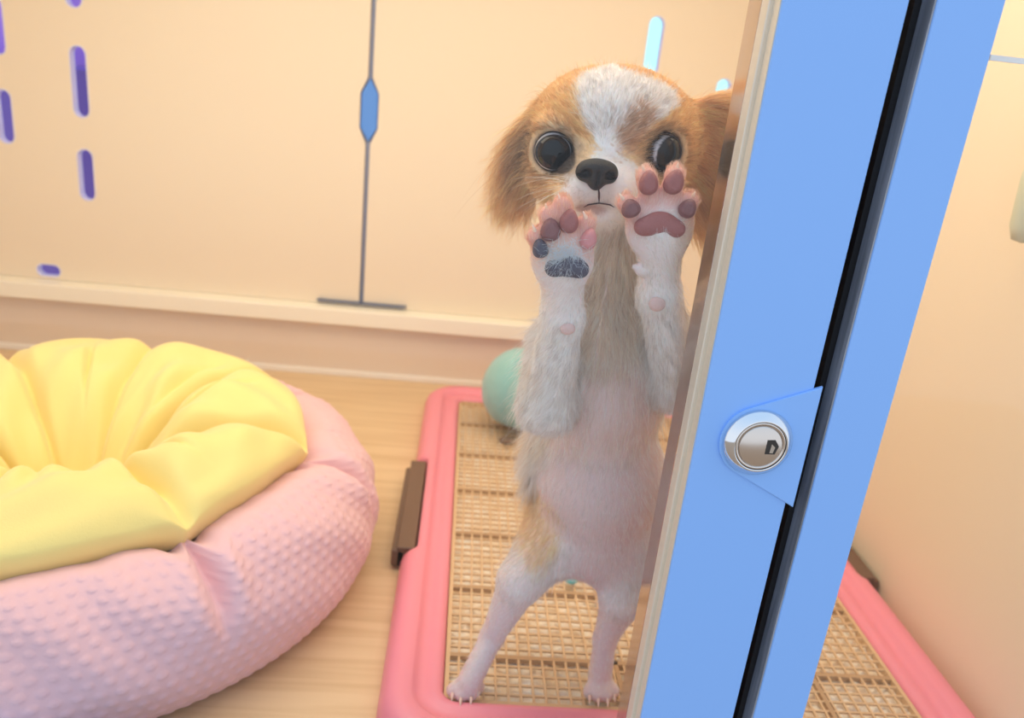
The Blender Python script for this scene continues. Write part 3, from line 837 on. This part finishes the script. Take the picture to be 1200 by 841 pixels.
# clumps
cs = .0034
ck = np.floor((R0 + .0016 * np.stack([nz(R0, 900), nz(R0, 1100, 1), nz(R0, 1000, 2)], 1)) / cs).astype(np.int64)
key = (ck[:, 0] * 73856093) ^ (ck[:, 1] * 19349663) ^ (ck[:, 2] * 83492791)
uq, inv = np.unique(key, return_inverse=True); inv = inv.ravel()
K = len(uq); cn = np.bincount(inv, minlength=K)[:, None].astype(float)
def cmean(A): return np.stack([np.bincount(inv, A[:, i], minlength=K) for i in range(A.shape[1])], 1) / cn
crt = cmean(R0); cdr = cmean(D0 * Ln[:, None]); crnd = rng.standard_normal((K, 3)) * .16
NP = 6
ls = np.linalg.norm(cdr, axis=1)
longness = ss(.006, .018, Ln)
grav = np.zeros_like(D0); grav[:, 2] = -1
grav[:, 0] += np.where((Wn[:, REG.index('ear')] > .4) & (uu_ > 0), .9, 0)
cmask = np.where(stray, .05, .38 + .42 * longness)
ph = rng.random(K) * 6.28
pts = np.zeros((N, NP, 3), np.float32)
for i in range(NP):
    s = i / (NP - 1)
    p = R0 - Nn * .0003 * (1 - s) + D0 * (Ln * s)[:, None] - Nn * (lift * Ln * .28 * s * s)[:, None] + grav * (Ln * .28 * longness * s * s)[:, None]
    c = crt + cdr * s + crnd * (ls * s * s)[:, None]
    cc = c[inv] + grav * (Ln * .28 * longness * s * s)[:, None] + B * (np.sin(ph[inv] + s * 4.2) * .24 * Ln * s * longness)[:, None] + (p - c[inv]) * .35 * (1 - s)
    wgt = (cmask * s ** 1.3)[:, None]
    pts[:, i] = p * (1 - wgt) + cc * wgt
pts[..., 1] = np.maximum(pts[..., 1], .4068)
hc = coat(R0, Wn)
hc = hc * np.clip(rng.normal(1, .17, (N, 1)), .6, 1.3)
hc = hc * (1 + .07 * rng.standard_normal(K))[inv][:, None]
hc = hc * (1 + .22 * nz(R0, 300, 3.)[:, None] * Wn[:, [REG.index('ear')]])
hc = hc + (WHITE - hc) * (.22 * Wn[:, [REG.index('ear')]] * rng.random((N, 1)))
hc = lerp(hc, np.tile(np.array((.92, .60, .46)), (N, 1)), Wn[:, REG.index('digit')] * .75 + Wn[:, REG.index('paw')] * .30)
hc = np.clip(hc, 0.01, .96)
rad0 = .000075 * (1 - .30 * Wn[:, REG.index('muzzle')] - .25 * Wn[:, REG.index('belly')])

def add_curves(name, pts, rads, cols, m, parent):
    n, k, _ = pts.shape
    hcv = bpy.data.hair_curves.new(name); hcv.add_curves([k] * n)
    hcv.attributes['position'].data.foreach_set('vector', pts.reshape(-1).astype(np.float32))
    ra = hcv.attributes.get('radius') or hcv.attributes.new('radius', 'FLOAT', 'POINT')
    ra.data.foreach_set('value', rads.reshape(-1).astype(np.float32))
    a = hcv.attributes.new('coat', 'FLOAT_COLOR', 'CURVE')
    a.data.foreach_set('color', np.concatenate([cols, np.ones((n, 1))], 1).astype(np.float32).ravel())
    hcv.materials.append(m)
    o = bpy.data.objects.new(name, hcv); C.objects.link(o); o.parent = parent
    o.matrix_parent_inverse = Matrix.Translation(-parent.location)
    return o
taper = np.array([1, .95, .85, .68, .45, .12])
fur = add_curves('fur', pts, rad0[:, None] * taper[None], hc, attr_mat('puppy_hair', .5, 0, True), dog); fur['kind'] = 'stuff'

# whiskers
wp = []; NW = 26
for i in range(NW):
    sd = -1 if i % 2 else 1
    a = vec(NOSE) + np.array((sd * (.011 + .003 * rng.random()), .006 + .004 * rng.random(), -.006 - .008 * rng.random()))
    d = np.array((sd * 1.0, .1 + .35 * rng.random(), rng.uniform(-.45, .35))); d /= np.linalg.norm(d); L = rng.uniform(.018, .036)
    wp.append([a + d * L * s + np.array((0, 0, -.10 * L * s * s * 3)) for s in np.linspace(0, 1, 6)])
wp = np.array(wp, np.float32)
wh = add_curves('whiskers', wp, np.tile(.00009 * taper, (NW, 1)), np.tile(np.array((.95, .9, .8)), (NW, 1)), bpy.data.materials['puppy_hair'], dog); wh['kind'] = 'stuff'
# tufts between the pads of the left forepaw
tp = []; c0 = at(661, 297, .4125)
for i in range(420):
    a = vec(c0) + np.array((rng.normal(0, .0052), -.0030, rng.normal(0, .0042)))
    an = rng.uniform(0, 2 * PI) if rng.random() < .35 else rng.normal(-1.3, .9)
    d = np.array((math.cos(an), -.35, math.sin(an))); L = rng.uniform(.003, .0085)
    tp.append([a + d * L * s + np.array((0, .0012, -.001)) * s * s for s in np.linspace(0, 1, 6)])
tp = np.array(tp, np.float32); tp[..., 1] = np.clip(tp[..., 1], .4068, .4125)
tf = add_curves('pad_tuft', tp, np.tile(.00009 * taper, (len(tp), 1)), np.tile(np.array((.80, .84, .88)), (len(tp), 1)), bpy.data.materials['puppy_hair'], dog); tf['kind'] = 'stuff'

# eyes: glossy dark ball, brown iris disc painted by distance from the axis, thin sliver of white
def eye(c, r, look, nm='eye'):
    bm = bmesh.new(); bmesh.ops.create_uvsphere(bm, u_segments=48, v_segments=32, radius=r)
    bmesh.ops.rotate(bm, verts=bm.verts, matrix=Matrix.Rotation(PI / 2, 3, 'X'))
    bmesh.ops.translate(bm, verts=bm.verts, vec=c)
    m = bpy.data.materials.new('eye_surface'); m.use_nodes = True; n = m.node_tree; b = n.nodes['Principled BSDF']
    b.inputs['Roughness'].default_value = .04; b.inputs['Specular IOR Level'].default_value = .32
    ca_ = None
    me = bpy.data.meshes.new(nm); bmesh.ops.recalc_face_normals(bm, faces=bm.faces); bm.to_mesh(me); bm.free()
    co = np.empty(len(me.vertices) * 3); me.vertices.foreach_get('co', co); co = co.reshape(-1, 3) - vec(c)
    lk = vec(look) / np.linalg.norm(look); ang = np.degrees(np.arccos(np.clip(co @ lk / r, -1, 1)))
    col = np.tile(np.array((.004, .004, .005)), (len(co), 1)); col = lerp(col, np.array((.018, .010, .007)), ss(38, 42, ang)); col = lerp(col, np.array((.60, .58, .62)), ss(62, 66, ang))
    a_ = me.color_attributes.new('coat', 'FLOAT_COLOR', 'POINT'); a_.data.foreach_set('color', np.concatenate([col, np.ones((len(co), 1))], 1).astype(np.float32).ravel())
    at_ = n.nodes.new('ShaderNodeAttribute'); at_.attribute_name = 'coat'; n.links.new(at_.outputs['Color'], b.inputs['Base Color'])
    return link_mesh(nm, me, m, dog, True)
eye(EYES[0][0] + Vector((0, -.0022, 0)), EYES[0][1], (-.05, -1, -.02)); eye(EYES[1][0] + Vector((0, -.0022, 0)), EYES[1][1], (.80, -1, -.12))
m_lid = mat('dark_eyelid', (.022, .015, .013), .35)
def lid(c, r):                           # dark rim round the opening of the eye
    v = []; f = []; n, k = 48, 10
    cy = c.y - .0022 - r * .40; R_ = r * .93
    for i in range(n):
        a = 2 * PI * i / n
        for j in range(k):
            b = 2 * PI * j / k; rr_ = R_ + .0009 * math.cos(b)
            v.append((c.x + rr_ * math.cos(a), cy + .0016 * math.sin(b) + .0012 * abs(math.cos(a)), c.z + rr_ * math.sin(a) * .90))
    for i in range(n):
        for j in range(k): f.append((i * k + j, ((i + 1) % n) * k + j, ((i + 1) % n) * k + (j + 1) % k, i * k + (j + 1) % k))
    mesh_np('eyelid', v, f, m_lid, dog)
for c, r in EYES: lid(c, r)

# nose leather with nostrils: small implicit shape
def implicit(name, parts, cuts, step, m, k=.003, kc=.0015):
    global h, lo
    allc = np.array([p[0] for p in parts]); mr = max(max(p[1]) for p in parts)
    l0 = allc.min(0) - mr - .004; h0, lo0 = h, lo
    h = step; lo = l0; d_ = np.ceil((allc.max(0) + mr + .004 - l0) / step).astype(int)
    G = np.stack(np.meshgrid(*[l0[i] + step * np.arange(d_[i]) for i in range(3)], indexing='ij'), -1)
    f_ = np.full(G.shape[:3], .05)
    def e(c, r):
        q = G - np.array(c); r = np.array(r); k0 = np.linalg.norm(q / r, axis=-1); k1 = np.linalg.norm(q / r ** 2, axis=-1) + 1e-9; return k0 * (k0 - 1) / k1
    for c, r in parts: f_ = smin(f_, e(c, r), k)
    for c, r in cuts: f_ = -smin(-f_, e(c, r), kc)
    v, f = surface_nets(f_); h, lo = h0, lo0
    return mesh_np(name, v, f, m, dog)
nx_, ny_, nz_ = NOSE
m_nose = mat('nose_leather', (.014, .009, .008), .5, bump=(1500, .6))
implicit('nose', [((nx_, ny_, nz_ + .0018), (.0098, .0066, .0052)), ((nx_ - .0062, ny_ + .0012, nz_ - .0010), (.0056, .0060, .0052)), ((nx_ + .0062, ny_ + .0012, nz_ - .0010), (.0056, .0060, .0052)),
                  ((nx_, ny_ - .0002, nz_ - .0045), (.0048, .0055, .0056))],
         [((nx_ - .0063, ny_ - .0052, nz_ - .0012), (.0026, .0050, .0023)), ((nx_ + .0063, ny_ - .0052, nz_ - .0012), (.0026, .0050, .0023)),
          ((nx_ - .0092, ny_ - .0030, nz_ - .0024), (.0024, .0040, .0009)), ((nx_ + .0092, ny_ - .0030, nz_ - .0024), (.0024, .0040, .0009)),
          ((nx_, ny_ - .0062, nz_ - .0050), (.0005, .0022, .0060))], .0005, m_nose)
# mouth line: from under the nose and to both sides
def tube(name, P, r, m, parent, n=8):
    P = [Vector(p) for p in P]; v = []; f = []
    for i, p in enumerate(P):
        t = (P[min(i + 1, len(P) - 1)] - P[max(i - 1, 0)]).normalized(); a = t.cross(Vector((0, 1, .01))).normalized(); b = t.cross(a)
        rr_ = r * (1 if 0 < i < len(P) - 1 else .3)
        for j in range(n): v.append(p + a * rr_ * math.cos(2 * PI * j / n) + b * rr_ * math.sin(2 * PI * j / n))
    for i in range(len(P) - 1):
        for j in range(n): f.append((i * n + j, i * n + (j + 1) % n, (i + 1) * n + (j + 1) % n, (i + 1) * n + j))
    return mesh_np(name, v, f, m, parent)
from mathutils.bvhtree import BVHTree
bvh = BVHTree.FromPolygons(V.tolist(), Fq.tolist())
def onto(px, py, off=0.):                # first body point met going back from the glass
    p = at(px, py, .4065); d = (p - Vector((0, 0, CAM_Z))).normalized()
    hit = bvh.ray_cast(p, d)
    return hit[0] - d * off if hit[0] is not None else at(px, py, .45)
m_lip = mat('dark_lip', (.07, .03, .03), .5)
tube('mouth', [onto(x, y, .0006) for x, y in ((684, 243), (689, 240), (695, 239), (702, 238), (709, 239), (715, 240), (720, 243))], .0004, m_lip, dog)
tube('philtrum', [onto(x, y, .0004) for x, y in ((701, 219), (702, 226), (702, 231), (702, 237))], .0006, m_lip, dog)

# pads and claws ----------------------------------------------------
def pad_mat(nm, c): return mat(nm, c, .5, sss=.3, bump=(1300, .5), scale=.003)
m_pm = pad_mat('mauve_pad', (.38, .13, .12)); m_pd = pad_mat('slate_pad', (.085, .075, .11)); m_pp = pad_mat('pink_pad', (.70, .28, .28)); m_pg = pad_mat('dusky_pad', (.25, .10, .10))
def toe_pad(px, py, rx, rz, tilt, m, Y=.4122, ry=.0042):
    c = at(px, py, Y); bm = bmesh.new(); bmesh.ops.create_icosphere(bm, subdivisions=4, radius=1)
    for v_ in bm.verts:
        x, y, z = v_.co; wdt = 1 - .22 * z
        v_.co = Vector((x * rx * wdt, max(y, -.85) * ry, z * rz))
    bmesh.ops.rotate(bm, verts=bm.verts, matrix=Matrix.Rotation(math.radians(tilt), 3, 'Y')); bmesh.ops.translate(bm, verts=bm.verts, vec=c)
    o = obj('toe_pad', bm, m, dog, True)
    if m is m_pd: o['label'] = 'dark slate toe pad'
    if m is m_pp: o['label'] = 'bright pink toe pad'
    return o
toe_pad(633, 291, .0042, .0052, -14, m_pd); toe_pad(645, 269, .0052, .0062, -6, m_pg); toe_pad(667, 259, .0050, .0064, 2, m_pm); toe_pad(690, 280, .0043, .0058, 10, m_pp)
toe_pad(739, 244, .0050, .0050, -25, m_pg); toe_pad(760, 214, .0050, .0064, -5, m_pm); toe_pad(790, 213, .0052, .0066, 12, m_pm); toe_pad(806, 244, .0046, .0052, 22, m_pg)
def palm_pad(px, py, sx_, m, m2=None):
    c = at(px, py, .4118)
    parts = [((c.x, c.y, c.z + .0012), (.0078 * sx_, .0036, .0052)), ((c.x, c.y + .0006, c.z - .0030), (.0070 * sx_, .0030, .0040)), ((c.x - .0076 * sx_, c.y + .0002, c.z - .0026), (.0050 * sx_, .0034, .0048)), ((c.x + .0076 * sx_, c.y + .0002, c.z - .0020), (.0050 * sx_, .0034, .0048))]
    implicit('palm_pad', parts, [], .0006, m)
palm_pad(665, 310, .95, m_pd); palm_pad(774, 262, 1.1, m_pm)
def lump(name, px, py, Y, r, m, off=.0005):
    c = onto(px, py, off); bm = bmesh.new(); bmesh.ops.create_icosphere(bm, subdivisions=3, radius=1)
    for v_ in bm.verts: v_.co = Vector((v_.co.x * r[0], v_.co.y * r[1], v_.co.z * r[2])) + c
    obj(name, bm, m, dog, True)
m_cp = pad_mat('carpal_pad_skin', (.76, .52, .47))
lump('carpal_pad', 665, 385, 0, (.0044, .0020, .0036), m_cp); lump('carpal_pad', 770, 356, 0, (.0048, .0022, .0044), m_cp)
m_claw = mat('pale_claw', (.90, .66, .52), .3, sss=.4, scale=.002)
def claw(a, b, r=.0014):
    a, b = Vector(a), Vector(b); ax = (b - a); P = [a + ax * s + Vector((0, -.0006 * math.sin(PI * s), 0)) for s in (0, .25, .5, .75, 1)]
    v = []; f = []; n = 10; t = ax.normalized(); u = t.cross(Vector((0, 1, .02))).normalized(); w2 = t.cross(u)
    for i, p in enumerate(P):
        rr_ = r * (1, .95, .75, .45, .08)[i]
        for j in range(n): v.append(p + u * rr_ * math.cos(2 * PI * j / n) + w2 * rr_ * math.sin(2 * PI * j / n))
    for i in range(4):
        for j in range(n): f.append((i * n + j, i * n + (j + 1) % n, (i + 1) * n + (j + 1) % n, (i + 1) * n + j))
    mesh_np('claw', v, f, m_claw, dog)
for x0, y0_, x1, y1_ in ((628, 274, 624, 262), (642, 250, 639, 238), (658, 240, 654, 226), (687, 258, 683, 247),
                         (732, 236, 725, 226), (756, 204, 752, 192), (792, 202, 795, 190), (809, 234, 815, 224)):
    claw(at(x0, y0_, .4155), at(x1, y1_, .4150))
for (x, y) in ((530, 811), (540, 817), (552, 816), (561, 808), (690, 814), (700, 818), (711, 818), (719, 813)):
    a = atz(x, y - 2, zf + .001); claw(a + Vector((0, -.003, .001)), a + Vector((0, -.0080, -.0030)), .0012)
